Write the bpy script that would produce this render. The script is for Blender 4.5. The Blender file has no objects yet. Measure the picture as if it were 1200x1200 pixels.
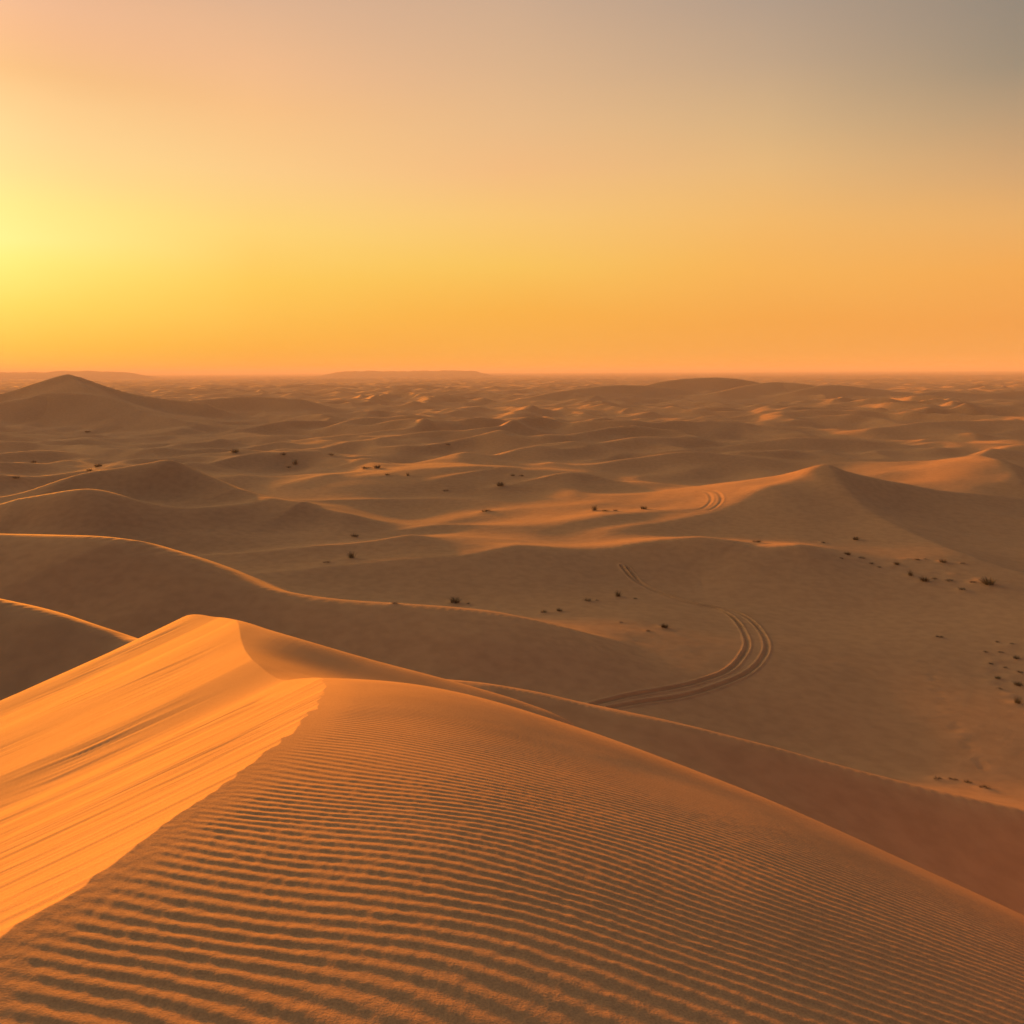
import bpy, math, random
import numpy as np
from mathutils import Vector

random.seed(7)
RNG = np.random.default_rng(11)
C = bpy.context.scene.collection
F = 1039.0                    # focal length in photo pixels (1200 px wide)
HOR = 435.0                   # horizon row
ROLL = 0.0045

def ray(px, py):
    """photo pixel -> (x/D, drop/D)"""
    qx = px + (py - HOR) * ROLL
    qy = py - (px - 600.0) * ROLL
    return (qx - 600.0) / F, (qy - HOR) / F

def at(px, py, D):
    u, v = ray(px, py)
    return (u * D, D, -v * D)

# ------------------------------------------------------------------ noise
_P = np.random.default_rng(5).permutation(512).astype(np.int64)
_P = np.concatenate([_P, _P])
_A = np.random.default_rng(6).uniform(0, 2 * math.pi, 512)
_GX, _GY = np.cos(_A), np.sin(_A)

def noise(x, y, seed=0):
    x = x + seed * 17.31
    y = y - seed * 9.73
    xi = np.floor(x).astype(np.int64); yi = np.floor(y).astype(np.int64)
    xf = x - xi; yf = y - yi
    u = xf * xf * xf * (xf * (xf * 6 - 15) + 10)
    v = yf * yf * yf * (yf * (yf * 6 - 15) + 10)
    def g(ix, iy, dx, dy):
        h = _P[(_P[ix & 511] + iy) & 511]
        return _GX[h] * dx + _GY[h] * dy
    a = g(xi, yi, xf, yf); b = g(xi + 1, yi, xf - 1, yf)
    c = g(xi, yi + 1, xf, yf - 1); d = g(xi + 1, yi + 1, xf - 1, yf - 1)
    return (a + u * (b - a) + v * ((c + u * (d - c)) - (a + u * (b - a)))) * 1.5

def sstep(a, b, x):
    t = np.clip((x - a) / (b - a), 0, 1)
    return t * t * (3 - 2 * t)

def smax(a, b, k):
    return np.maximum(a, b) + np.maximum(k - np.abs(a - b), 0) ** 2 / (4 * k)

def catmull(pts, n=6):
    p = [np.array(q, float) for q in pts]
    p = [2 * p[0] - p[1]] + p + [2 * p[-1] - p[-2]]
    out = []
    for i in range(1, len(p) - 2):
        for k in range(n):
            t = k / n
            out.append(0.5 * (2 * p[i] + (p[i + 1] - p[i - 1]) * t + (2 * p[i - 1] - 5 * p[i] + 4 * p[i + 1] - p[i + 2]) * t * t
                              + (3 * p[i] - p[i - 1] - 3 * p[i + 1] + p[i + 2]) * t ** 3))
    out.append(p[-2])
    return np.array(out)

# ------------------------------------------------------------------ foreground dune
H0, GX, GY = 1.45, -0.03, 0.07
_sil = [(395, 793), (450, 795), (510, 804), (583, 822), (640, 842), (700, 861), (800, 900), (900, 940),
        (1000, 986), (1100, 1033), (1200, 1080), (1300, 1132)]
_su, _sq, _sv = [], [], []
for (px, py) in _sil:
    u, v = ray(px, py)
    w = v + GX * u + GY                 # = 2h/D at the roll-over
    _su.append(u); _sq.append(w * w / (2 * H0)); _sv.append(v)
_su = np.array(_su); _sq = np.array(_sq); _sv = np.array(_sv)
_qk = np.polyfit(_su, _sq, 2)
_uu = np.linspace(-1.2, 1.2, 481)
_tab = np.interp(_uu, _su, _sq)
_k = np.exp(-np.linspace(-2, 2, 41) ** 2); _k /= _k.sum()
_pad = np.pad(_tab, 20, mode='edge')
_tab = np.convolve(_pad, _k, mode='valid')

def q_of(u):
    inside = np.interp(u, _uu, _tab)
    return inside

def dome(x, y):
    ys = np.maximum(y, 0.3)
    u = np.clip(x / ys, -1.2, 1.2)
    q = q_of(u)
    q0 = 0.055 + 0.035 * np.clip(u, -1.2, 1.2) ** 2
    b = sstep(0.75, 1.15, np.abs(u))
    q = q * (1 - b) + 0.06 * b
    # beyond the roll-over the slope stays near the angle of repose
    Ds = np.sqrt(2 * H0 / q)
    D1 = Ds + 0.9
    y1 = np.minimum(ys, D1)
    z = -H0 + GX * x + GY * y1 - 0.5 * q * y1 ** 2
    z += np.where(ys > D1, (GY - q * D1) * (ys - D1), 0)
    # close to and behind the feet: a plain quadratic
    z2 = -H0 + GX * x + GY * y - 0.5 * (0.06 * y * y + 0.02 * x * x)
    m = sstep(0.4, 1.6, y)
    return z * m + z2 * (1 - m)

# far shoulder of the same dune
_shoulder = catmull([at(40, 830, 17.0), at(140, 758, 16.5), at(210, 716, 15.5), at(250, 715, 14.0), at(278, 719, 12.6), at(310, 729, 11.9), at(350, 741, 11.5), at(430, 765, 11.4), at(500, 784, 11.3), at(560, 801, 11.2),
                     at(610, 817, 11.2), at(660, 838, 11.2), at(720, 880, 11.3), at(800, 950, 11.5), (3.9, 12.0, -9.0), (8, 13, -15), (18, 14, -30)], 6)
_o = np.argsort(_shoulder[:, 0])
_shx, _shy, _shz = _shoulder[_o, 0], _shoulder[_o, 1], _shoulder[_o, 2]

def shoulder(x, y):
    yc = np.interp(x, _shx, _shy); zc = np.interp(x, _shx, _shz)
    d = y - yc
    e = -(d + 1.4)
    zr = zc - 0.07 * d + 0.28 * 0.5 * (e + np.sqrt(e * e + 0.3)) - 0.014
    e = -(d + 3.5)
    zr = zr - 0.65 * 0.5 * (e + np.sqrt(e * e + 0.4))
    # roll-over beyond the ridge
    r = 0.5
    return zr - 0.48 * 0.5 * (d + np.sqrt(d * d + r * r)) + 0.48 * 0.5 * r * 0.6

def fbase(x, y):
    return smax(dome(x, y), shoulder(x, y), 0.16)

# brink of the slip face: plan curve x = xc(y)
def hit_surface(fn, px, py, d0=1.2, d1=14):
    u, v = ray(px, py)
    D = np.linspace(d0, d1, 6000)
    below = (-v * D) < fn(u * D, D)
    i = int(np.argmax(below)) if below.any() else len(D) - 1
    return u * D[i], D[i]

_br = [hit_surface(dome, a, b) for a, b in
       [(0, 1090), (50, 1058), (100, 1025), (150, 990), (200, 955), (250, 921), (300, 886), (340, 853), (366, 827), (378, 806)]]
_br += [at(372, 796, 6.8)[:2], at(360, 788, 7.2)[:2], at(340, 780, 7.7)[:2], at(312, 769, 8.5)[:2], at(293, 760, 9.2)[:2], at(284, 750, 10.0)[:2],
        at(279, 738, 11.0)[:2], at(277, 728, 11.9)[:2], at(273, 720, 12.7)[:2], at(255, 716, 13.8)[:2], at(210, 716, 15.5)[:2], (-5.9, 17.2), (-5.9, 19.0)]
_br = [(-3.2, -12), (-2.1, -4), (-1.5, 0.0), (-1.25, 1.0)] + _br
_bx = np.array([b[0] for b in _br]); _by = np.array([b[1] for b in _br])
_o = np.argsort(_by); _by = _by[_o]; _bx = _bx[_o]
_yy = np.linspace(-14, 19, 3301)
_xx = np.interp(_yy, _by, _bx)
_k = np.exp(-np.linspace(-2, 2, 21) ** 2); _k /= _k.sum()
_xx = np.convolve(np.pad(_xx, 10, mode='edge'), _k, mode='valid')
_scal = 0.016 * noise(_yy * 3.1, _yy * 0, 3) + 0.018 * noise(_yy * 8.5, _yy * 0, 4) + 0.012 * noise(_yy * 15, _yy * 0, 5)
_xs = _xx + _scal * sstep(1.2, 1.8, _yy) * (1 - sstep(6.2, 7.0, _yy))
_zc = fbase(_xs, _yy)
SLIP = 0.48

_ry = np.linspace(-15, 70, 8501)
_rl = 0.041 + 0.027 * np.exp(-((np.maximum(_ry, 1.7) - 1.7) / 0.85) ** 1.2)
_rg = np.concatenate([[0], np.cumsum(0.01 / _rl[:-1])])
def ripple_phase(x, y):
    wx = 0.10 * noise(x * 0.55, y * 0.9, 21) + 0.050 * noise(x * 1.0, y * 1.5, 22) + 0.013 * noise(x * 2.2, y * 3.2, 23) + 0.003 * noise(x * 6, y * 9, 24)
    return np.interp(y + 0.26 * x + wx, _ry, _rg)

def foreground(x, y):
    xc = np.interp(y, _yy, _xs); zc = np.interp(y, _yy, _zc)
    zc = zc - 0.5 * np.maximum(y - 19, 0)
    f = fbase(x, y)
    d = x - xc                                    # >0 on the windward side
    # --- ripples on the windward side
    ph = ripple_phase(x, y)
    ph2 = np.interp(y + 0.31 * x + 0.07 * noise(x * 0.8, y * 1.1, 31) + 0.02 * noise(x * 3, y * 6, 32), _ry, _rg * 0.93)
    def saw(p):
        t = p - np.floor(p)
        return np.where(t < 0.4, 0.5 - 0.5 * np.cos(np.pi * t / 0.4), 0.5 + 0.5 * np.cos(np.pi * (t - 0.4) / 0.6))
    mixn = sstep(0.25, 0.55, noise(x * 0.5, y * 0.7, 33))
    rip = saw(ph) * (1 - 0.12 * mixn) + saw(ph2) * 0.12 * mixn
    u = np.clip(x / np.maximum(y, 0.5), -1, 1)
    ds = np.sqrt(2 * H0 / q_of(u))
    lam = np.interp(y, _ry, _rl)
    amp = lam * (0.058 + 0.010 * sstep(2.0, 3.2, y) - 0.016 * sstep(4.0, 5.8, y)) * (0.9 + 0.22 * noise(x * 0.9, y * 0.9, 34) + 0.06 * noise(x * 2.7, y * 4.1, 38))
    amp = np.maximum(amp, 0.002) * (1 - 0.9 * sstep(ds - 1.2, ds - 0.1, y)) * (1 - sstep(ds, ds + 1.5, y)) * sstep(0.0, 0.25, d)
    wind = f + amp * (rip - 0.5) * 1.0
    wind = wind + 0.007 * noise(x * 0.7, y * 0.7, 35) * sstep(0.0, 0.5, d) * (1 - sstep(ds - 1.0, ds, y))
    wind = wind + (0.0007 * noise(x * 14, y * 22, 36) + 0.0008 * noise(x * 37, y * 50, 37)) * (1 - sstep(2.6, 4.5, y))
    # --- slip face with avalanche streaks
    s = y + 0.10 * x                              # across the fall line
    s = s + 0.05 * noise(x * 0.8, y * 0.8, 45)
    md = 0.55 + 0.9 * noise(x * 0.7, s * 1.3, 46)
    st = 0.005 * noise(s * 1.7, x * 0.20, 41) + np.clip(md, 0.1, 1.4) * (0.006 * noise(s * 6.0, x * 0.45, 42) + 0.0055 * noise(s * 15, x * 0.8, 43) + 0.0038 * noise(s * 33, x * 1.5, 44) + 0.0012 * noise(s * 70, x * 4.0, 47))
    gul = -0.06 * np.exp(-((y - 7.35 - 0.05 * (d + 1)) / 0.10) ** 2) * sstep(0.05, 0.9, -d)
    gul = gul + 0.03 * np.exp(-((y - 7.05) / 0.18) ** 2) * sstep(0.0, 0.8, -d)
    slip = zc + SLIP * d + (st + gul) * sstep(0.0, 0.6, -d) + 0.035 * d * d * 0.25 * (d > -6) + np.where(d <= -6, 0.315, 0)
    return np.where(d < 0, slip, wind)

# ------------------------------------------------------------------ mid-ground ridges
class Ridge:
    def __init__(s, pts, near, far, r=1.0, k=1.6, n=6, reach=None):
        s.p = catmull([at(*q) for q in pts], n)
        s.near, s.far, s.r, s.k = near, far, r, k
        s.reach = 14.0 + (s.p[:, 2].max() + 22.5) / max(0.08, min(near, far))
    def apply(s, x, y, z):
        p = s.p
        lo = p.min(0) - s.reach; hi = p.max(0) + s.reach
        m = (x > lo[0]) & (x < hi[0]) & (y > lo[1]) & (y < hi[1])
        if not m.any(): return z
        X, Y = x[m], y[m]
        best = np.full(X.shape, 1e18); zb = np.zeros_like(X); sd = np.zeros_like(X); W = np.zeros_like(X)
        for a, b in zip(p[:-1], p[1:]):
            dx, dy = b[0] - a[0], b[1] - a[1]
            L2 = dx * dx + dy * dy + 1e-12; LL = math.sqrt(L2)
            t = np.clip(((X - a[0]) * dx + (Y - a[1]) * dy) / L2, 0, 1)
            ex = X - a[0] - t * dx; ey = Y - a[1] - t * dy
            d2 = ex * ex + ey * ey
            best = np.minimum(best, d2)
            wt = LL / (d2 + 0.25 * L2 + 1e-3) ** 2.5          # neighbouring stretches of the crest blend with distance
            W += wt
            zb += wt * (a[2] + t * (b[2] - a[2]))
            sd += wt * (dx * ey - dy * ex) / LL / np.sqrt(d2 + 1e-6)
        zb /= W
        d = np.sqrt(best)
        w = 0.5 + 0.5 * np.clip(sd / W, -1, 1)   # 1 = far side (ridges are listed left to right)
        sl = s.near * (1 - w) + s.far * w
        h = zb - sl * (np.sqrt(d * d + s.r * s.r) - s.r)
        z = z.copy()
        hgt = max(0.6, float(p[:, 2].max()) + 20.6)
        z[m] = smax(z[m], h, min(max(s.k, 2.6), 0.8 * hgt))
        return z

RIDGES = [
    # the dark dune behind the near one, right
    Ridge([(480, 800, 40), (560, 808, 40), (610, 818, 40), (650, 828, 39.7), (700, 839, 39.4), (740, 846, 39), (790, 855, 38.6), (850, 868, 38.2), (920, 886, 37.7), (1000, 909, 37.2), (1100, 937, 36.5), (1200, 962, 36), (1330, 994, 35.5)],
          0.25, 0.62, 1.2, 0.8, 6, 30),
    # left ridge under the slip face; hidden right tail added to shade the gully
    Ridge([(-400, 640, 38), (-200, 655, 36), (-100, 678, 36), (0, 702, 35), (60, 720, 34), (100, 733, 33.5), (140, 746, 33), (200, 742, 33), (278, 742, 33), (350, 762, 33), (420, 790, 33), (480, 825, 33), (530, 880, 33)], 0.45, 0.60, 0.9, 1.0, 6, 30),
    # low unseen gully ridge, added to shade the near dune's back
    Ridge([(190, 756, 21), (278, 739, 21), (350, 764, 21), (400, 786, 21), (440, 822, 21), (465, 890, 21)], 0.62, 0.62, 0.6, 0.4, 6, 30),
    # long ridge from the left
    Ridge([(-260, 630, 70), (-120, 620, 70), (0, 619, 70), (60, 621, 69), (120, 628, 68), (200, 650, 66), (260, 671, 63.5), (310, 685, 62), (400, 698, 60.5), (500, 708, 60), (560, 718, 60),
           (620, 729, 60), (680, 744, 60.5), (715, 756, 61.5), (745, 771, 63)], 0.32, 0.52, 2.4, 1.2, 6, 40),
    Ridge([(560, 752, 56), (640, 760, 56.5), (700, 774, 57.5), (750, 790, 59)], 0.22, 0.14, 2.0, 0.8, 5, 30),
    # two lit swells behind it
    Ridge([(200, 656, 86), (270, 650, 88), (340, 643, 90), (420, 634, 93), (480, 628, 96)], 0.16, 0.22, 0.6, 0.8, 5, 25),
    Ridge([(280, 676, 80), (340, 668, 82), (400, 662, 84), (460, 657, 86), (540, 652, 88), (600, 640, 92)], 0.16, 0.20, 0.6, 0.8, 5, 25),
    # peak at left
    Ridge([(-200, 600, 104), (-80, 586, 110), (0, 574, 116), (60, 561, 121), (120, 550, 126), (170, 540, 129), (198, 535, 130), (222, 546, 129), (250, 560, 127), (280, 575, 123), (310, 586, 119),
           (350, 594, 116), (400, 600, 114)], 0.33, 0.42, 1.2, 1.4, 5, 45),
    Ridge([(-160, 610, 100), (-60, 598, 103), (0, 589, 105), (50, 580, 106), (95, 574.5, 106), (130, 579, 106), (170, 588, 107), (220, 594, 109), (270, 590, 113), (310, 587, 118)], 0.34, 0.22, 1.5, 1.0, 5, 35),
    # low lit swell, centre
    Ridge([(420, 632, 106), (460, 622, 110), (500, 613, 114), (530, 613, 115), (570, 620, 114), (610, 626, 112)], 0.2, 0.26, 0.8, 0.8, 5, 30),
    # crest in the centre right
    Ridge([(560, 652, 94), (640, 652, 93), (690, 648, 93), (740, 638, 94), (780, 633, 95), (815, 631, 95), (850, 636, 94), (885, 645, 92.5), (930, 645, 92)], 0.30, 0.22, 1.2, 1.0, 5, 35),
    Ridge([(690, 612, 112), (760, 600, 118), (840, 597, 120), (900, 604, 118)], 0.2, 0.12, 2.0, 0.8, 5, 30),
    Ridge([(590, 574, 156), (620, 563, 161), (660, 553, 166), (690, 556, 167), (730, 568, 164), (770, 573, 162)], 0.2, 0.3, 0.7, 0.8, 5, 40),
    # star dune, right
    Ridge([(720, 624, 106), (790, 614, 111), (850, 600, 117), (890, 584, 124), (930, 571, 129), (950, 561, 131), (966, 552, 133), (990, 560, 133), (1020, 566, 132), (1060, 574, 131), (1100, 580, 131), (1150, 583, 132), (1185, 588, 132), (1230, 596, 132), (1300, 600, 132)],
          0.25, 0.55, 2.2, 1.5, 5, 45),
    Ridge([(968, 555, 133), (985, 577, 124), (1020, 605, 113), (1060, 628, 104), (1110, 650, 95), (1160, 668, 89), (1200, 678, 86), (1280, 690, 83)], 0.10, 0.40, 0.7, 1.0, 5, 30),
    Ridge([(1085, 546, 190), (1120, 541, 184), (1150, 539.5, 178), (1168, 545, 168), (1182, 556, 159), (1192, 568, 150)], 0.14, 0.40, 1.5, 1.2, 5, 50),
    # swells of the middle distance
    Ridge([(700, 545, 190), (750, 536, 198), (800, 532, 203), (850, 534, 205), (900, 540, 204)], 0.24, 0.2, 1.0, 1.0, 5, 50),
    Ridge([(800, 530, 235), (860, 523, 242), (930, 516, 250), (1000, 519, 252), (1050, 523, 250)], 0.22, 0.3, 0.8, 1.2, 5, 60),
    Ridge([(1020, 506, 300), (1080, 500, 310), (1150, 497, 318), (1230, 499, 320)], 0.22, 0.28, 1.0, 1.5, 5, 70),
    Ridge([(400, 560, 165), (470, 548, 172), (540, 546, 176), (610, 550, 176)], 0.10, 0.12, 2.0, 1.0, 5, 50),
    Ridge([(560, 520, 260), (620, 513, 270), (700, 516, 272), (760, 522, 268)], 0.18, 0.22, 1.2, 1.5, 5, 70),
    # the big dune on the horizon, left
    Ridge([(-160, 470, 400), (-70, 462, 410), (0, 455, 418), (35, 445, 424), (60, 438, 428), (80, 435, 430), (98, 439, 430), (120, 447, 428), (150, 456, 424), (190, 463, 420), (240, 469, 416)], 0.40, 0.45, 0.4, 1.5, 5, 120),
    Ridge([(-120, 480, 372), (-30, 470, 380), (30, 461, 388), (60, 455, 395), (110, 459, 392), (150, 470, 380), (180, 480, 368), (200, 490, 352)], 0.34, 0.25, 0.8, 2.0, 5, 90),
    Ridge([(150, 470, 420), (220, 466, 450), (290, 462, 470), (350, 465, 470)], 0.3, 0.3, 1.0, 3, 5, 120),
    # dark low hills near the horizon, right
    Ridge([(620, 466, 560), (650, 460, 580), (690, 455, 600), (730, 452.5, 620), (780, 456, 640), (820, 462, 640)], 0.24, 0.25, 2.0, 3, 5, 200),
    Ridge([(740, 458, 680), (770, 450, 700), (800, 446, 715), (840, 444.5, 720), (875, 448, 715), (900, 455, 700), (930, 463, 680)], 0.26, 0.25, 2.5, 3, 5, 200),
    Ridge([(840, 462, 600), (880, 453.5, 640), (910, 450.5, 660), (940, 453, 650), (965, 457, 640)], 0.24, 0.25, 2.0, 3, 5, 200),
    Ridge([(930, 462, 590), (960, 455.5, 610), (985, 455, 620), (1020, 459, 625), (1070, 466, 620)], 0.24, 0.25, 2.0, 3, 5, 200),
    Ridge([(80, 436, 430), (96, 446, 412), (116, 458, 396), (140, 468, 380), (178, 482, 362), (230, 494, 345)], 0.34, 0.38, 0.6, 1.5, 5, 90),
    Ridge([(1060, 468, 560), (1100, 463, 590), (1150, 466, 600), (1200, 463, 620), (1280, 466, 620)], 0.3, 0.3, 2.0, 4, 5, 160),
]

def dune_noise(x, y, sc, seed, soft=0.004):
    a = x / sc; b = y / sc
    wx = 0.35 * noise(a * 0.6, b * 0.6, seed + 1); wy = 0.35 * noise(a * 0.6, b * 0.6, seed + 2)
    n = noise(a + wx, (b + wy) * 1.0, seed)
    rdg = 1 - np.sqrt(np.minimum(np.abs(n) * 1.5, 1) ** 2 + soft)
    m = 0.5 + 0.7 * noise(a * 0.35, b * 0.35, seed + 3)
    return np.clip(rdg, 0, 1) ** 1.6 * np.clip(m, 0.05, 1.2)

SPOTS = []        # (x, y, radius, height): sand gathered at the foot of shrubs

def ground(x, y, detail=True):
    r = np.hypot(x, y)
    z = -20.6 - 1.5 * (1 - sstep(24, 46, r))
    z = z + 0.9 * noise(x / 55, y / 55, 51) * sstep(30, 60, r) + 0.35 * noise(x / 17, y / 23, 52) * sstep(30, 60, r)
    z = z + sstep(30, 75, r) * 0.0
    far = sstep(125, 225, r)
    if far.max() > 0:
        m = far > 0
        X, Y = x[m], y[m]
        rr = r[m]
        d = 6.6 * dune_noise(X, Y, 46, 61) + 1.9 * dune_noise(X + 30, Y, 27, 66) + 0.8 * noise(X / 12, Y / 12, 71)
        d = d + 6.0 * dune_noise(X, Y, 160, 76) * sstep(350, 700, rr)
        zz = z[m]
        z[m] = zz + (d - 2.2) * far[m] * (1 - 0.45 * sstep(350, 1500, rr))
    m = r > 160
    if m.any():
        X, Y = x[m], y[m]
        z[m] += (1.3 * noise(X / 24, Y / 24, 85) + 1.3 * dune_noise(X, Y, 34, 86) - 0.6) * sstep(160, 380, r[m])
    m = (r > 70) & (r < 240)
    if m.any():
        X, Y = x[m], y[m]; R = r[m]
        k = sstep(70, 105, R) * (1 - sstep(170, 240, R)) * np.maximum(1 - sstep(0.05, 0.2, X / Y), sstep(95, 130, R))
        z[m] += k * (3.4 * dune_noise(X * 0.8, Y, 26, 97, 0.02) - 0.9)
    for rg in RIDGES:
        z = rg.apply(x, y, z)
    m = (r > 35) & (r < 260)
    if m.any():          # folds on the flanks
        X, Y = x[m], y[m]
        up = np.clip((z[m] + 19.6) / 3.5, 0, 1) * sstep(35, 60, r[m]) * (1 - sstep(180, 260, r[m]))
        z[m] += up * (0.9 * dune_noise(X * 1.0, Y * 0.7, 17, 88) - 0.15 + 0.35 * noise(X / 13, Y / 18, 89))
    if detail:
        m = (r > 20) & (r < 400)
        if m.any():
            X, Y = x[m], y[m]
            z[m] += (0.010 * noise(X / 2.3, Y / 2.3, 81) + 0.06 * noise(X / 7, Y / 7, 82) + 0.50 * noise(X / 19 + 3, Y / 16, 84) * sstep(60, 110, r[m]) + 0.16 * noise(X / 10, Y / 12, 87)) * sstep(20, 45, r[m])
    m = (r < 60)
    if m.any():
        X, Y = x[m], y[m]
        f = foreground(X, Y)
        z[m] = smax(z[m], f, 0.8)
    for (sx, sy, sr, sh) in SPOTS:
        m = (np.abs(x - sx) < 3 * sr) & (np.abs(y - sy) < 3 * sr)
        if m.any():
            z[m] += sh * np.exp(-((x[m] - sx) ** 2 + (y[m] - sy) ** 2) / sr ** 2)
    return z

def hit(px, py, d0=24, d1=2500):
    u, v = ray(px, py)
    D = np.exp(np.linspace(math.log(d0), math.log(d1), 5000))
    z = ground(u * D, D, False)
    below = (-v * D) < z
    if not below.any(): return None
    i = int(np.argmax(below))
    return u * D[i], D[i], float(z[i])

# ------------------------------------------------------------------ tyre ruts
def on_ground(pts):
    out = []
    for p in pts:
        h = hit(*p, d0=44)
        if h: out.append((h[0], h[1], 0))
    return out
_in = on_ground([(690, 828), (745, 817), (790, 807), (845, 790), (867, 772), (873, 755), (862, 732), (840, 717), (800, 707), (770, 695), (740, 677), (726, 662)])
_ou = on_ground([(710, 833), (760, 825), (800, 817), (860, 797), (887, 780), (896, 760), (885, 737), (860, 720), (820, 710), (780, 697), (750, 682), (733, 664)])
_in2 = on_ground([(800, 600), (822, 596), (832, 588), (828, 581), (815, 578)])
_ou2 = on_ground([(806, 601), (832, 597), (844, 588), (838, 580), (822, 576)])
RUTS = [catmull(p, 8) for p in (_in, _ou, _in2, _ou2) if len(p) > 3]
print('ruts', [[tuple(round(float(c), 1) for c in q[:2]) for q in p] for p in (_in, _ou)])

def carve(x, y, z):
    for k, p in enumerate(RUTS):
        wd = 0.12 if k < 2 else 0.2
        lo = p.min(0) - 2.5; hi = p.max(0) + 2.5
        m = (x > lo[0]) & (x < hi[0]) & (y > lo[1]) & (y < hi[1])
        if not m.any(): continue
        X, Y = x[m], y[m]
        best = np.full(X.shape, 1e18)
        for a, b in zip(p[:-1], p[1:]):
            dx, dy = b[0] - a[0], b[1] - a[1]
            t = np.clip(((X - a[0]) * dx + (Y - a[1]) * dy) / (dx * dx + dy * dy + 1e-9), 0, 1)
            best = np.minimum(best, (X - a[0] - t * dx) ** 2 + (Y - a[1] - t * dy) ** 2)
        d = np.sqrt(best)
        z[m] += (np.where(Y > 70, 1.7, 1.0) if k < 2 else 0.4) * (-0.11 * np.exp(-(d / wd) ** 2) + 0.045 * np.exp(-((d - 2.2 * wd) / (0.8 * wd)) ** 2))
    return z

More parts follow.
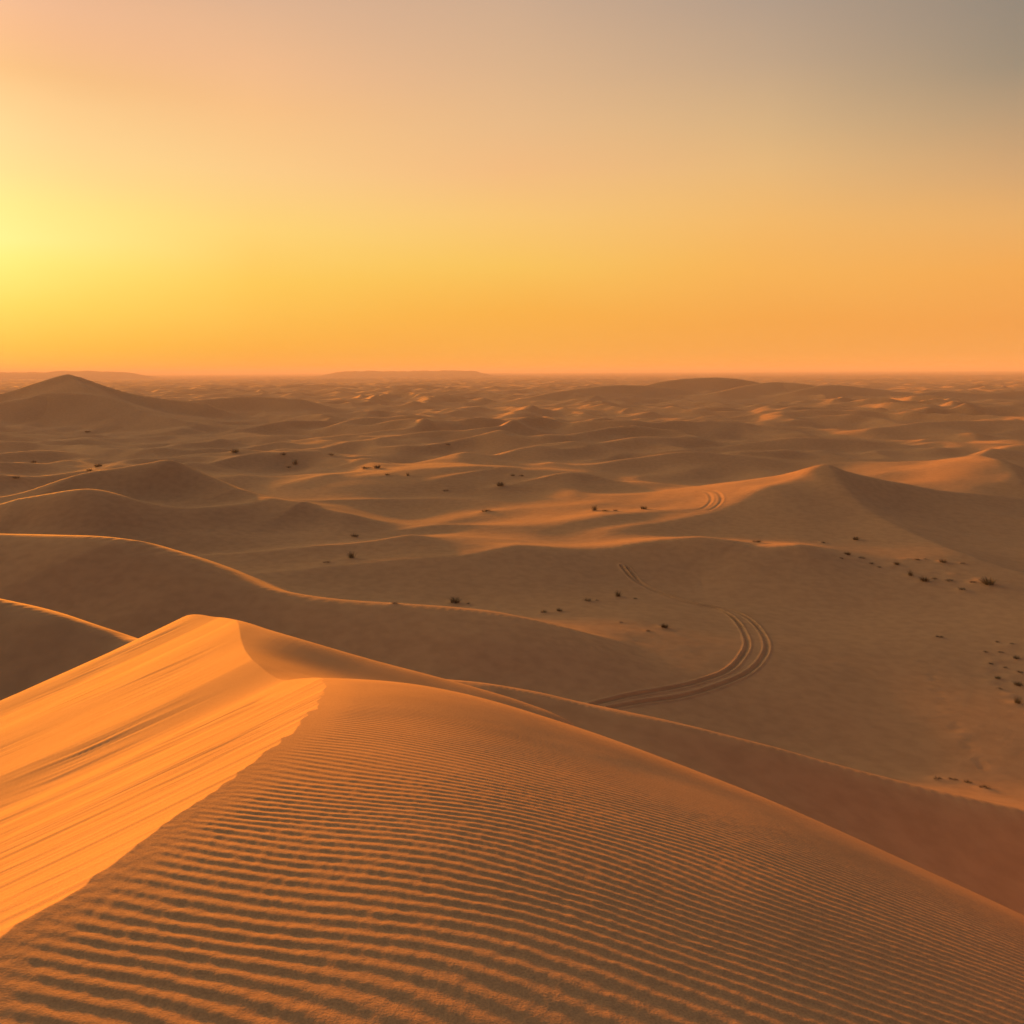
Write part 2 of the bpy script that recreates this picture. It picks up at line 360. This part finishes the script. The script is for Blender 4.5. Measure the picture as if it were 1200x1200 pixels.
# ------------------------------------------------------------------ shrubs: pixel, width in metres, label
G1, G2, G3, G4 = 'desert grass tufts on the sand flat', 'small shrubs on the slope at right', 'tiny tufts scattered at the right edge', 'far shrubs among the dunes'
SHRUBS = [
    (531, 705, 1.25, 0, 'largest dark green grass tuft, standing just behind the long lit dune ridge in the middle', G1),
    (546, 706, .5, 1, 'low sprig just right of the largest dark green grass tuft', G1),
    (460, 707, .6, 2, 'low dark tuft behind the long lit ridge, left of the largest grass tuft', G1),
    (686, 706, .95, 1, 'dense grass tuft left of the tall upright tuft, left of the tyre tracks', G1),
    (697, 705, .5, 2, 'small sprig close right of the dense tuft, left of the tyre tracks', G1),
    (722, 700, 1.0, 3, 'tall upright grass tuft inside the wide bend of the tyre tracks', G1),
    (742, 703, .55, 2, 'small low tuft right of the tall upright tuft beside the tracks', G1),
    (776, 738, .95, 0, 'dark bushy tuft near the inner rut of the tyre track bend', G1),
    (757, 742, .5, 1, 'tiny tuft just left of the bushy one inside the track bend', G1),
    (725, 732, .45, 2, 'faint tiny tuft on the sand above the end of the lit dune lobe', G1),
    (635, 719, .9, 1, 'dark tuft peeping over the lit ridge, left one of the pair', G1),
    (653, 718, .7, 0, 'dark tuft peeping over the lit ridge, right one of the pair', G1),
    (568, 600, 2.0, 2, 'wide low dark shrub on flat sand in the centre of the dune field', G4),
    (695, 600, 1.5, 3, 'upright shrub at the left end of a short row on the pale swell', G4),
    (708, 602, 1.6, 2, 'low shrub in the middle of the short row on the pale swell', G4),
    (720, 601, 1.0, 1, 'small sprig at the right end of the short row on the pale swell', G4),
    (753, 597, 1.3, 0, 'single dark shrub right of the short row on the pale swell', G4),
    (428, 548, 2.4, 2, 'left one of two dark shrubs on a mound in the dune field', G4),
    (441, 548, 2.2, 0, 'right one of two dark shrubs on a mound in the dune field', G4),
    (453, 556, 1.4, 1, 'small shrub just below the two dark shrubs on the mound', G4),
    (477, 557, 1.2, 3, 'thin upright sprig alone, right of the two mound shrubs', G4),
    (521, 574, 1.4, 2, 'small flat shrub left of the central lit hump', G4),
    (585, 570, 2.0, 0, 'dark shrub at the left foot of the lit hump', G4),
    (600, 557, 1.6, 1, 'left shrub of the pair behind the lit hump', G4),
    (610, 557, 1.5, 2, 'right shrub of the pair behind the lit hump', G4),
    (524, 521, 2.4, 2, 'far dark shrub above the middle of the dune field', G4),
    (275, 529, 2.6, 0, 'round dark shrub right of the pointed left dune, first of a line', G4),
    (331, 531, 2.4, 2, 'low shrub right of the pointed left dune, second of a line', G4),
    (387, 532, 2.2, 1, 'low shrub right of the pointed left dune, last of a line', G4),
    (345, 542, 2.4, 3, 'shrub with spiky top below the line right of the pointed dune', G4),
    (337, 545, 1.8, 1, 'small shrub touching the spiky one below the shrub line', G4),
    (114, 544, 2.4, 0, 'dark shrub behind the lit crest of the pointed left dune, upper of two', G4),
    (104, 548, 1.8, 1, 'small shrub behind the lit crest of the pointed left dune, lower of two', G4),
    (17, 554, 2.2, 2, 'squat shrub near the left edge behind the pointed dune', G4),
    (38, 537, 2.0, 1, 'small far shrub near the left edge above the squat shrub', G4),
    (102, 502, 3.2, 2, 'dark shrub at the foot of the big dune on the left horizon', G4),
    (410, 652, 1.3, 3, 'spiky tuft on the dim sand left of the small lit crest', G4),
    (381, 657, .9, 2, 'tiny tuft left of the spiky one on dim sand', G4),
    (414, 627, 1.5, 1, 'flat shrub on the slope above the spiky tuft', G4),
    (885, 641, 1.3, 2, 'flat dark shrub behind the smooth dark crest right of centre', G4),
    (1001, 636, 1.1, 0, 'dark shrub alone below the shadowed star dune, above the shrub row', G2),
    (963, 640, .8, 2, 'tiny flat shrub alone left of the shrub row under the star dune', G2),
    (984, 660, .6, 1, 'leftmost tiny shrub of the slope at right', G2),
    (991, 656, .9, 0, 'shrub second from the left end of the upper row at right', G2),
    (1008, 660, .9, 2, 'shrub third from the left end of the upper row at right', G2),
    (1019, 666, .7, 1, 'small shrub hanging lower in the middle of the upper row', G2),
    (1028, 670, .6, 2, 'lowest shrub of the upper row at right', G2),
    (1049, 668, .9, 0, 'shrub alone between the upper row and the right hand cluster', G2),
    (1073, 663, .8, 1, 'left shrub of the upper pair in the right hand cluster', G2),
    (1082, 662, .5, 2, 'tiny right shrub of the upper pair in the right hand cluster', G2),
    (1103, 666, 1.0, 0, 'dark shrub just below the edge of the shadowed hollow at right', G2),
    (1126, 667, .7, 2, 'small shrub nearest the shadowed hollow at right', G2),
    (1065, 680, 1.0, 3, 'spiky shrub at the left of the lower row at right', G2),
    (1081, 686, 1.2, 0, 'round dark shrub lowest in the left half of the lower row at right', G2),
    (1093, 684, .7, 1, 'small shrub next to the round dark one in the lower row', G2),
    (1110, 686, .9, 2, 'shrub in the middle of the lower row at right', G2),
    (1125, 696, .9, 1, 'shrub hanging below the lower row at right', G2),
    (1138, 689, .8, 2, 'shrub just left of the widest shrub in the lower row', G2),
    (1155, 691, 1.7, 0, 'widest and darkest shrub, at the right end of the lower row', G2),
    (1098, 753, .7, 2, 'single low tuft on bare sand beside the faint trail', G3),
    (1166, 758, .5, 1, 'topmost left tuft of the patch at the right edge', G3),
    (1183, 760, .5, 2, 'topmost right tuft of the patch at the right edge', G3),
    (1152, 770, .5, 1, 'leftmost tuft of the patch at the right edge', G3),
    (1170, 770, .55, 2, 'middle tuft in the second row of the right edge patch', G3),
    (1188, 777, .65, 0, 'dark tuft at right in the third row of the edge patch', G3),
    (1158, 783, .5, 1, 'left tuft in the third row of the edge patch', G3),
    (1175, 787, .5, 2, 'tuft in the centre of the edge patch', G3),
    (1192, 792, .6, 1, 'tuft close to the frame edge in the lower edge patch', G3),
    (1166, 799, .55, 0, 'left tuft in the lower half of the edge patch', G3),
    (1190, 807, .8, 0, 'dark tuft second from the bottom of the edge patch', G3),
    (1168, 811, .5, 2, 'low left tuft near the bottom of the edge patch', G3),
    (1189, 830, .8, 3, 'lowest and darkest tuft of the edge patch', G3),
    (1095, 919, .6, 2, 'dark green tuft behind the smooth dark dune edge at lower right', G3),
    (1112, 920, .55, 2, 'dry grassy tuft just right of the dark green one at lower right', G3),
    (1130, 924, .55, 1, 'dry flat tuft in the middle of the grassy strip at lower right', G3),
    (1150, 931, .7, 2, 'dry tuft at the right end of the grassy strip at lower right', G3),
]
PLACED = []
for (px, py, w, var, label, grp) in SHRUBS:
    h = hit(px, py, d0=34)
    if h is None:
        print('no hit', px, py); continue
    PLACED.append((h[0], h[1], w, var, label, grp))
for (x, y, w, *_r) in PLACED:
    SPOTS.append((x, y, 0.75 * w, 0.09 * w))
# sand heaps with nothing on them, on the slope and edge patch
for px, py in [(1000, 663), (1040, 672), (1060, 662), (1090, 676), (1118, 680), (1132, 699), (1146, 683), (1178, 765), (1160, 777), (1182, 797), (1150, 790), (1178, 820), (1160, 805)]:
    h = hit(px + random.uniform(-3, 3), py + random.uniform(-3, 3), d0=34)
    if h: SPOTS.append((h[0], h[1], 0.6, 0.07))
# faint trail of footprints down the right
_tr = catmull([(1078, 722, 0), (1080, 760, 0), (1088, 795, 0), (1104, 830, 0), (1126, 870, 0), (1148, 905, 0)], 7)
for p in _tr:
    h = hit(p[0] + random.uniform(-2, 2), p[1], d0=34)
    if h: SPOTS.append((h[0], h[1], random.uniform(.2, .5), random.choice((-.035, -.02, .02, 0.0))))

# ------------------------------------------------------------------ build the sand
def graded(a, b, n):
    return list(np.linspace(a, b, n, endpoint=False))
az = []
az += graded(-180, -70, 26) + graded(-70, -42, 60) + graded(-42, -35, 70)
az += graded(-35, 35, 1500)
az += graded(35, 42, 40) + graded(42, 70, 40) + graded(70, 180, 26)
az = np.radians(np.array(az))
nA = len(az)
sa, ca = np.sin(az), np.cos(az)

def sheet(name, radii, mat, label=None, carve_ruts=False):
    R = np.array(radii)
    x = (R[:, None] * sa[None, :]).ravel(); y = (R[:, None] * ca[None, :]).ravel()
    z = np.empty_like(x)
    step = 250000
    for i in range(0, len(x), step):
        z[i:i + step] = ground(x[i:i + step], y[i:i + step])
        if carve_ruts:
            z[i:i + step] = carve(x[i:i + step], y[i:i + step], z[i:i + step])
    nR = len(R)
    co = np.stack([x, y, z], 1).astype(np.float32)
    i0 = (np.arange(nR - 1)[:, None] * nA + np.arange(nA)[None, :])
    j = (np.arange(nA) + 1) % nA
    i1 = (np.arange(nR - 1)[:, None] * nA + j[None, :])
    quads = np.stack([i0, i0 + nA, i1 + nA, i1], -1).reshape(-1, 4)[:, ::-1].copy()
    # outward = up: order so normals point up
    quads = quads[:, ::-1]
    me = bpy.data.meshes.new(name)
    me.vertices.add(len(co)); me.vertices.foreach_set('co', co.ravel())
    me.loops.add(quads.size); me.loops.foreach_set('vertex_index', quads.ravel().astype(np.int32))
    me.polygons.add(len(quads))
    me.polygons.foreach_set('loop_start', (np.arange(len(quads)) * 4).astype(np.int32))
    me.polygons.foreach_set('loop_total', np.full(len(quads), 4, np.int32))
    me.polygons.foreach_set('use_smooth', np.ones(len(quads), bool))
    me.update(calc_edges=True)
    if me.polygons[len(quads) // 2].normal.z < 0:
        me.flip_normals()
    me.materials.append(mat)
    o = bpy.data.objects.new(name, me); C.objects.link(o)
    o['kind'] = 'structure'
    if label: o['label'] = label
    return o

# ------------------------------------------------------------------ materials
def nodes(name):
    m = bpy.data.materials.new(name); m.use_nodes = True
    nt = m.node_tree
    return m, nt, nt.nodes['Principled BSDF']

def sand_material(name, near):
    m, nt, b = nodes(name)
    L = nt.links.new
    tc = nt.nodes.new('ShaderNodeTexCoord')
    n1 = nt.nodes.new('ShaderNodeTexNoise'); n1.inputs['Scale'].default_value = 1.3 if near else 0.035
    n1.inputs['Detail'].default_value = 6
    L(tc.outputs['Object'], n1.inputs['Vector'])
    n2 = nt.nodes.new('ShaderNodeTexNoise'); n2.inputs['Scale'].default_value = 160 if near else 1.1
    n2.inputs['Detail'].default_value = 3
    L(tc.outputs['Object'], n2.inputs['Vector'])
    r1 = nt.nodes.new('ShaderNodeValToRGB')
    e = r1.color_ramp.elements
    e[0].position = 0.3; e[0].color = (0.48, 0.303, 0.152, 1)
    e[1].position = 0.7; e[1].color = (0.55, 0.348, 0.174, 1)
    L(n1.outputs['Fac'], r1.inputs['Fac'])
    mx = nt.nodes.new('ShaderNodeMix'); mx.data_type = 'RGBA'; mx.blend_type = 'MULTIPLY'
    mx.inputs['Factor'].default_value = 0.55 if near else 0.3
    r2 = nt.nodes.new('ShaderNodeValToRGB')
    e = r2.color_ramp.elements
    e[0].position = 0.33; e[0].color = (0.62, 0.6, 0.58, 1)
    e[1].position = 0.62; e[1].color = (1.0, 1.0, 1.0, 1)
    L(n2.outputs['Fac'], r2.inputs['Fac'])
    L(r1.outputs['Color'], mx.inputs['A']); L(r2.outputs['Color'], mx.inputs['B'])
    L(mx.outputs['Result'], b.inputs['Base Color'])
    b.inputs['Roughness'].default_value = 0.92
    b.inputs['Specular IOR Level'].default_value = 0.12
    bp = nt.nodes.new('ShaderNodeBump'); bp.inputs['Strength'].default_value = 0.35 if near else 0.25
    bp.inputs['Distance'].default_value = 0.003 if near else 0.12
    L(n2.outputs['Fac'], bp.inputs['Height'])
    L(bp.outputs['Normal'], b.inputs['Normal'])
    return m

SAND_NEAR = sand_material('sand_rippled', True)
SAND_FAR = sand_material('sand_dunes', False)

rn = graded(0.25, 1.3, 14) + graded(1.3, 3.0, 180) + graded(3.0, 8.3, 700) + graded(8.3, 20.0, 360) + [20.0]
rf = []
r = 20.0
while r < 11000:
    rf.append(r)
    r += max(0.038, min(r * r / 33000.0, 0.0055 * r))
rf.append(11000.0)
# the sheet under the camera's feet closes to a point-sized ring
sheet('foreground_dune', rn, SAND_NEAR, None)
sheet('desert_ground', rf, SAND_FAR, None, carve_ruts=True)
print('rows', len(rn), len(rf), 'cols', nA)

# ------------------------------------------------------------------ distant hills on the horizon
def hill(px0, px1, D, tops, depth):
    x0, x1 = (px0 - 600) / F * D, (px1 - 600) / F * D
    n, mrows = 160, 14
    xs = np.linspace(x0, x1, n)
    t = np.linspace(0, 1, n)
    hp = 0.36 * np.interp(t, [a for a, _ in tops], [b for _, b in tops])
    hh = hp / F * D * (1 + 0.45 * noise(t * 9, t * 0, 91) + 0.30 * noise(t * 31, t * 0, 92))
    vs, fs = [], []
    for j in range(mrows):
        s = j / (mrows - 1)
        prof = math.sin(math.pi * s) ** 0.6
        for i in range(n):
            zz = -22 + (22 + max(hh[i], 0.0)) * prof * (1 + 0.12 * float(noise(np.array([t[i] * 22]), np.array([s * 5]), 93)[0])) * min(1, 8 * t[i], 8 * (1 - t[i])) ** 0.7
            vs.append((xs[i], D + (s - 0.5) * depth, zz))
    for j in range(mrows - 1):
        for i in range(n - 1):
            a = j * n + i
            fs.append((a, a + 1, a + n + 1, a + n))
    me = bpy.data.meshes.new('distant_hills'); me.from_pydata(vs, [], fs)
    me.polygons.foreach_set('use_smooth', np.ones(len(fs), bool))
    me.materials.append(SAND_FAR)
    o = bpy.data.objects.new('distant_hills', me); C.objects.link(o); o['kind'] = 'structure'
hill(-160, 175, 3300, [(0, 3), (.3, 4), (.55, 3), (.7, 6), (.85, 5), (1, 0.5)], 500)
hill(375, 580, 3500, [(0, 0.5), (.12, 2.6), (.3, 2.8), (.42, 1.2), (.5, 1.6), (.62, 3.4), (.8, 2.0), (1, 0)], 500)

# ------------------------------------------------------------------ shrubs
def leaf_mat():
    m, nt, b = nodes('dry_shrub')
    L = nt.links.new
    oi = nt.nodes.new('ShaderNodeObjectInfo')
    tc = nt.nodes.new('ShaderNodeTexCoord')
    nz = nt.nodes.new('ShaderNodeTexNoise'); nz.inputs['Scale'].default_value = 5
    L(tc.outputs['Object'], nz.inputs['Vector'])
    r = nt.nodes.new('ShaderNodeValToRGB')
    e = r.color_ramp.elements
    e[0].position = .3; e[0].color = (0.055, 0.06, 0.03, 1)
    e[1].position = .7; e[1].color = (0.12, 0.10, 0.05, 1)
    L(nz.outputs['Fac'], r.inputs['Fac']); L(r.outputs['Color'], b.inputs['Base Color'])
    b.inputs['Roughness'].default_value = .8
    return m
LEAF = leaf_mat()

def tuft(seed, blades, hgt, spread):
    rr = random.Random(seed)
    vs, fs = [], []
    for _ in range(blades):
        a = rr.uniform(0, 2 * math.pi); q = rr.random() ** 0.6 * 0.34
        bx, by = q * math.cos(a), q * math.sin(a)
        a2 = a + rr.uniform(-.8, .8)
        ln = hgt * rr.uniform(.45, 1.0) * (1.15 - q)
        out = spread * rr.uniform(.2, 1.0)
        wd = rr.uniform(.012, .026)
        px, py = -math.sin(a2) * wd, math.cos(a2) * wd
        base = len(vs)
        for k in range(4):
            t = k / 3
            ox = bx + math.cos(a2) * out * t * t * ln * 1.1; oy = by + math.sin(a2) * out * t * t * ln * 1.1
            oz = -0.06 + ln * (t - 0.35 * out * t * t)
            s = (1 - 0.85 * t)
            vs.append((ox + px * s, oy + py * s, oz)); vs.append((ox - px * s, oy - py * s, oz))
        for k in range(3):
            i = base + 2 * k
            fs.append((i, i + 1, i + 3, i + 2))
        # little leaves along the blade
        for _k in range(2):
            t = rr.uniform(.4, 1); i = len(vs)
            ox = bx + math.cos(a2) * out * t * t * ln * 1.1; oy = by + math.sin(a2) * out * t * t * ln * 1.1
            oz = -0.06 + ln * (t - 0.35 * out * t * t)
            g = rr.uniform(.02, .045)
            d = Vector((rr.uniform(-1, 1), rr.uniform(-1, 1), rr.uniform(-.2, 1))).normalized() * g
            e = d.orthogonal().normalized() * g * .5
            c = Vector((ox, oy, oz))
            vs += [tuple(c - e * .3), tuple(c + d * .5 + e), tuple(c + d * 1.4), tuple(c + d * .5 - e)]
            fs.append((i, i + 1, i + 2, i + 3))
    me = bpy.data.meshes.new('desert_shrub'); me.from_pydata(vs, [], fs)
    me.materials.append(LEAF)
    return me
VARS = [tuft(1, 150, .62, .9), tuft(2, 90, .42, 1.1), tuft(3, 110, .34, 1.4), tuft(4, 75, .85, .55)]
px_ = np.array([p[0] for p in PLACED]); py_ = np.array([p[1] for p in PLACED])
pz_ = carve(px_, py_, ground(px_, py_))
for (x, y, w, var, label, grp), z in zip(PLACED, pz_):
    o = bpy.data.objects.new('desert_shrub', VARS[var]); C.objects.link(o)
    o.location = (x, y, float(z) - 0.02)
    s = w * 0.78
    o.scale = (s * random.uniform(.95, 1.2), s * random.uniform(.9, 1.1), s * random.uniform(.85, 1.1))
    o.rotation_euler = (random.uniform(-.06, .06), random.uniform(-.06, .06), random.uniform(0, 6.28))
    o['label'] = label; o['category'] = 'shrub'; o['group'] = grp

# ------------------------------------------------------------------ sky
SUN_AZ, SUN_EL = math.radians(-31), math.radians(2.2)
EXPO = 1.75
w = bpy.data.worlds.new('World'); bpy.context.scene.world = w
w.use_nodes = True
nt = w.node_tree; L = nt.links.new
bg = nt.nodes['Background']
tc = nt.nodes.new('ShaderNodeTexCoord')
nrm = nt.nodes.new('ShaderNodeVectorMath'); nrm.operation = 'NORMALIZE'
L(tc.outputs['Generated'], nrm.inputs[0])
sx = nt.nodes.new('ShaderNodeSeparateXYZ'); L(nrm.outputs[0], sx.inputs[0])
def M(op, a, b=None, clamp=False):
    n = nt.nodes.new('ShaderNodeMath'); n.operation = op; n.use_clamp = clamp
    for i, v in enumerate((a, b)):
        if v is None: continue
        if isinstance(v, (int, float)): n.inputs[i].default_value = v
        else: L(v, n.inputs[i])
    return n.outputs[0]
el = M('ARCSINE', sx.outputs['Z'])                            # elevation, radians
hl = M('SQRT', M('ADD', M('MULTIPLY', sx.outputs['X'], sx.outputs['X']), M('ADD', M('MULTIPLY', sx.outputs['Y'], sx.outputs['Y']), 1e-6)))
cosd = M('DIVIDE', M('ADD', M('MULTIPLY', sx.outputs['X'], math.sin(SUN_AZ)), M('MULTIPLY', sx.outputs['Y'], math.cos(SUN_AZ))), hl)
dif = M('ARCCOSINE', M('MINIMUM', M('MAXIMUM', cosd, -0.9999), 0.9999))   # azimuth away from the sun
# soft uneven dust in the air
nz = nt.nodes.new('ShaderNodeTexNoise'); nz.inputs['Scale'].default_value = 3.0; nz.inputs['Detail'].default_value = 4
mp = nt.nodes.new('ShaderNodeMapping'); mp.inputs['Scale'].default_value = (1, 1, 3.0)
L(nrm.outputs[0], mp.inputs['Vector']); L(mp.outputs['Vector'], nz.inputs['Vector'])
el2 = M('ADD', el, M('MULTIPLY', M('SUBTRACT', nz.outputs['Fac'], 0.5), 0.03))
fac = M('DIVIDE', el2, math.pi / 2, True)
def lin(c):
    return [((v / 255) / 12.92 if v / 255 <= .04045 else ((v / 255 + .055) / 1.055) ** 2.4) for v in c]
def ramp(stops):
    r = nt.nodes.new('ShaderNodeValToRGB'); r.color_ramp.interpolation = 'EASE' if False else 'LINEAR'
    e = r.color_ramp.elements
    while len(e) < len(stops): e.new(0.5)
    for k, (deg, c) in enumerate(stops):
        e[k].position = deg / 90.0
        e[k].color = (*lin(c), 1)
    L(fac, r.inputs['Fac'])
    return r.outputs['Color']
c0 = ramp([(0, (247, 184, 76)), (1.68, (250, 200, 76)), (4.07, (253, 222, 100)), (6.45, (255, 239, 128)), (7.63, (255, 242, 146)), (9.27, (254, 235, 142)), (11.13, (252, 222, 145)), (13.42, (250, 213, 146)), (15.22, (248, 203, 140)), (16.77, (242, 190, 130)), (18.42, (242, 186, 138)), (20.0, (239, 185, 145)), (38, (155, 132, 114)), (60, (112, 115, 127)), (90, (112, 118, 133))])
c1 = ramp([(0, (247, 170, 72)), (1.85, (252, 182, 72)), (5.55, (252, 205, 92)), (8.67, (253, 214, 120)), (12.26, (252, 206, 138)), (16.24, (248, 194, 135)), (18.41, (242, 189, 141)), (21.91, (225, 181, 146)), (38, (145, 127, 113)), (60, (112, 115, 127)), (90, (112, 118, 133))])
c2 = ramp([(0, (246, 172, 78)), (3.58, (250, 181, 76)), (6.86, (250, 199, 95)), (10.1, (250, 200, 118)), (12.74, (244, 190, 130)), (15.34, (234, 188, 137)), (19.11, (220, 180, 141)), (22.72, (207, 173, 144)), (38, (137, 122, 113)), (60, (112, 115, 127)), (90, (112, 118, 133))])
c3 = ramp([(0, (241, 166, 86)), (2.64, (243, 164, 80)), (5.5, (245, 173, 87)), (8.33, (235, 177, 106)), (11.13, (212, 168, 118)), (14.32, (184, 156, 122)), (16.77, (160, 144, 122)), (20.0, (150, 138, 123)), (38, (101, 101, 102)), (60, (112, 115, 127)), (90, (112, 118, 133))])
c4 = ramp([(0, (244, 168, 82)), (2.91, (246, 170, 78)), (6.07, (248, 182, 90)), (9.19, (244, 187, 108)), (12.26, (232, 186, 125)), (14.76, (218, 180, 131)), (18.41, (196, 167, 136)), (21.91, (180, 158, 138)), (38, (131, 123, 117)), (60, (112, 115, 127)), (90, (112, 118, 133))])
back = ramp([(0, (66, 54, 58)), (6, (72, 60, 64)), (14, (74, 65, 70)), (30, (78, 74, 82)), (50, (96, 95, 102)), (70, (110, 109, 112)), (90, (112, 118, 133))])
def mix(f, a, b):
    n = nt.nodes.new('ShaderNodeMix'); n.data_type = 'RGBA'
    L(f, n.inputs['Factor']); L(a, n.inputs['A']); L(b, n.inputs['B'])
    return n.outputs['Result']
def mr(a, b):
    n = nt.nodes.new('ShaderNodeMapRange'); n.inputs['From Min'].default_value = math.radians(a); n.inputs['From Max'].default_value = math.radians(b)
    L(dif, n.inputs['Value']); return n.outputs['Result']
c = mix(mr(1.4, 14.9), c0, c1)
c = mix(mr(14.9, 31.0), c, c2)
c = mix(mr(31.0, 47.1), c, c4)
c = mix(mr(47.1, 60.6), c, c3)
c = mix(mr(62, 125), c, back)
GLOW_AZ, GLOW_EL = math.radians(-60), math.radians(12)  # added glow out of view at left, soft side light for the dunes
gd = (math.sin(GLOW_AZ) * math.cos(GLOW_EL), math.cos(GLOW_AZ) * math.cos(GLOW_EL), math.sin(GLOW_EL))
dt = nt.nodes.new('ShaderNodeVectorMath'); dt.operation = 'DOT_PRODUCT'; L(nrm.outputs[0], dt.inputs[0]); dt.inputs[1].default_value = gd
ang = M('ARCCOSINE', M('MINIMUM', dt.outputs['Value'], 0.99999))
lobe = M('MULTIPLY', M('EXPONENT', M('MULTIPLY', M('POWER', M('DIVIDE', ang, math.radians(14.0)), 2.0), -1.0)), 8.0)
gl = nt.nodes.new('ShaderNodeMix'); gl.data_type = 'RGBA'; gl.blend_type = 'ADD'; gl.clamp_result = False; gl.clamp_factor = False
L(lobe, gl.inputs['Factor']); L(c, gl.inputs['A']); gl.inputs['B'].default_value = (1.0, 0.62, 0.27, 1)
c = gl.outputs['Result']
# a little of the physical sky for the light it adds overhead
sky = nt.nodes.new('ShaderNodeTexSky'); sky.sky_type = 'NISHITA'; sky.sun_disc = False
sky.sun_elevation = SUN_EL; sky.sun_rotation = SUN_AZ; sky.dust_density = 4.0; sky.air_density = 1.5
bg2 = nt.nodes.new('ShaderNodeBackground'); L(sky.outputs['Color'], bg2.inputs['Color']); bg2.inputs['Strength'].default_value = 0.002
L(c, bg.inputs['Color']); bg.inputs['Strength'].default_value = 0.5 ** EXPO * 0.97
ad = nt.nodes.new('ShaderNodeAddShader')
L(bg.outputs[0], ad.inputs[0]); L(bg2.outputs[0], ad.inputs[1])
L(ad.outputs[0], nt.nodes['World Output'].inputs['Surface'])

sl = bpy.data.lights.new('sun', 'SUN'); sl.energy = 3.9; sl.angle = math.radians(3.0); sl.color = (1.0, 0.265, 0.004)
so = bpy.data.objects.new('sun', sl); C.objects.link(so)
sd = Vector((math.sin(SUN_AZ) * math.cos(SUN_EL), math.cos(SUN_AZ) * math.cos(SUN_EL), math.sin(SUN_EL)))
so.rotation_euler = sd.to_track_quat('Z', 'Y').to_euler()
so.location = (-40, 40, 30)

# ------------------------------------------------------------------ haze
def haze(density):
    me = bpy.data.meshes.new('haze')
    a, zb, zt = 12500.0, -32.0, 23.0
    v = [(x, y, z) for z in (zb, zt) for y in (-a, a) for x in (-a, a)]
    me.from_pydata(v, [], [(0, 2, 3, 1), (4, 5, 7, 6), (0, 1, 5, 4), (2, 6, 7, 3), (0, 4, 6, 2), (1, 3, 7, 5)])
    m = bpy.data.materials.new('haze_air'); m.use_nodes = True
    t = m.node_tree
    t.nodes.remove(t.nodes['Principled BSDF'])
    pv = t.nodes.new('ShaderNodeVolumePrincipled')
    pv.inputs['Color'].default_value = (0.86, 0.84, 0.90, 1)
    pv.inputs['Density'].default_value = density
    pv.inputs['Anisotropy'].default_value = 0.0
    t.links.new(pv.outputs[0], t.nodes['Material Output'].inputs['Volume'])
    me.materials.append(m)
    o = bpy.data.objects.new('haze', me); C.objects.link(o); o['kind'] = 'stuff'
haze(2.9e-4)

# ------------------------------------------------------------------ camera and render settings
cam = bpy.data.cameras.new('camera'); co = bpy.data.objects.new('camera', cam); C.objects.link(co)
cam.sensor_width = 36; cam.lens = F / 1200 * 36; cam.shift_y = -(600 - HOR) / 1200
cam.clip_start = 0.05; cam.clip_end = 60000
co.location = (0, 0, 0)
co.rotation_euler = (math.radians(90), math.atan(ROLL) * 1.0, 0)
sc = bpy.context.scene
sc.camera = co
sc.view_settings.view_transform = 'Standard'; sc.view_settings.look = 'None'
sc.view_settings.exposure = EXPO; sc.view_settings.gamma = 1
sc.render.engine = 'CYCLES'
sc.cycles.max_bounces = 6; sc.cycles.diffuse_bounces = 1; sc.cycles.volume_bounces = 1
sc.cycles.use_denoising = True
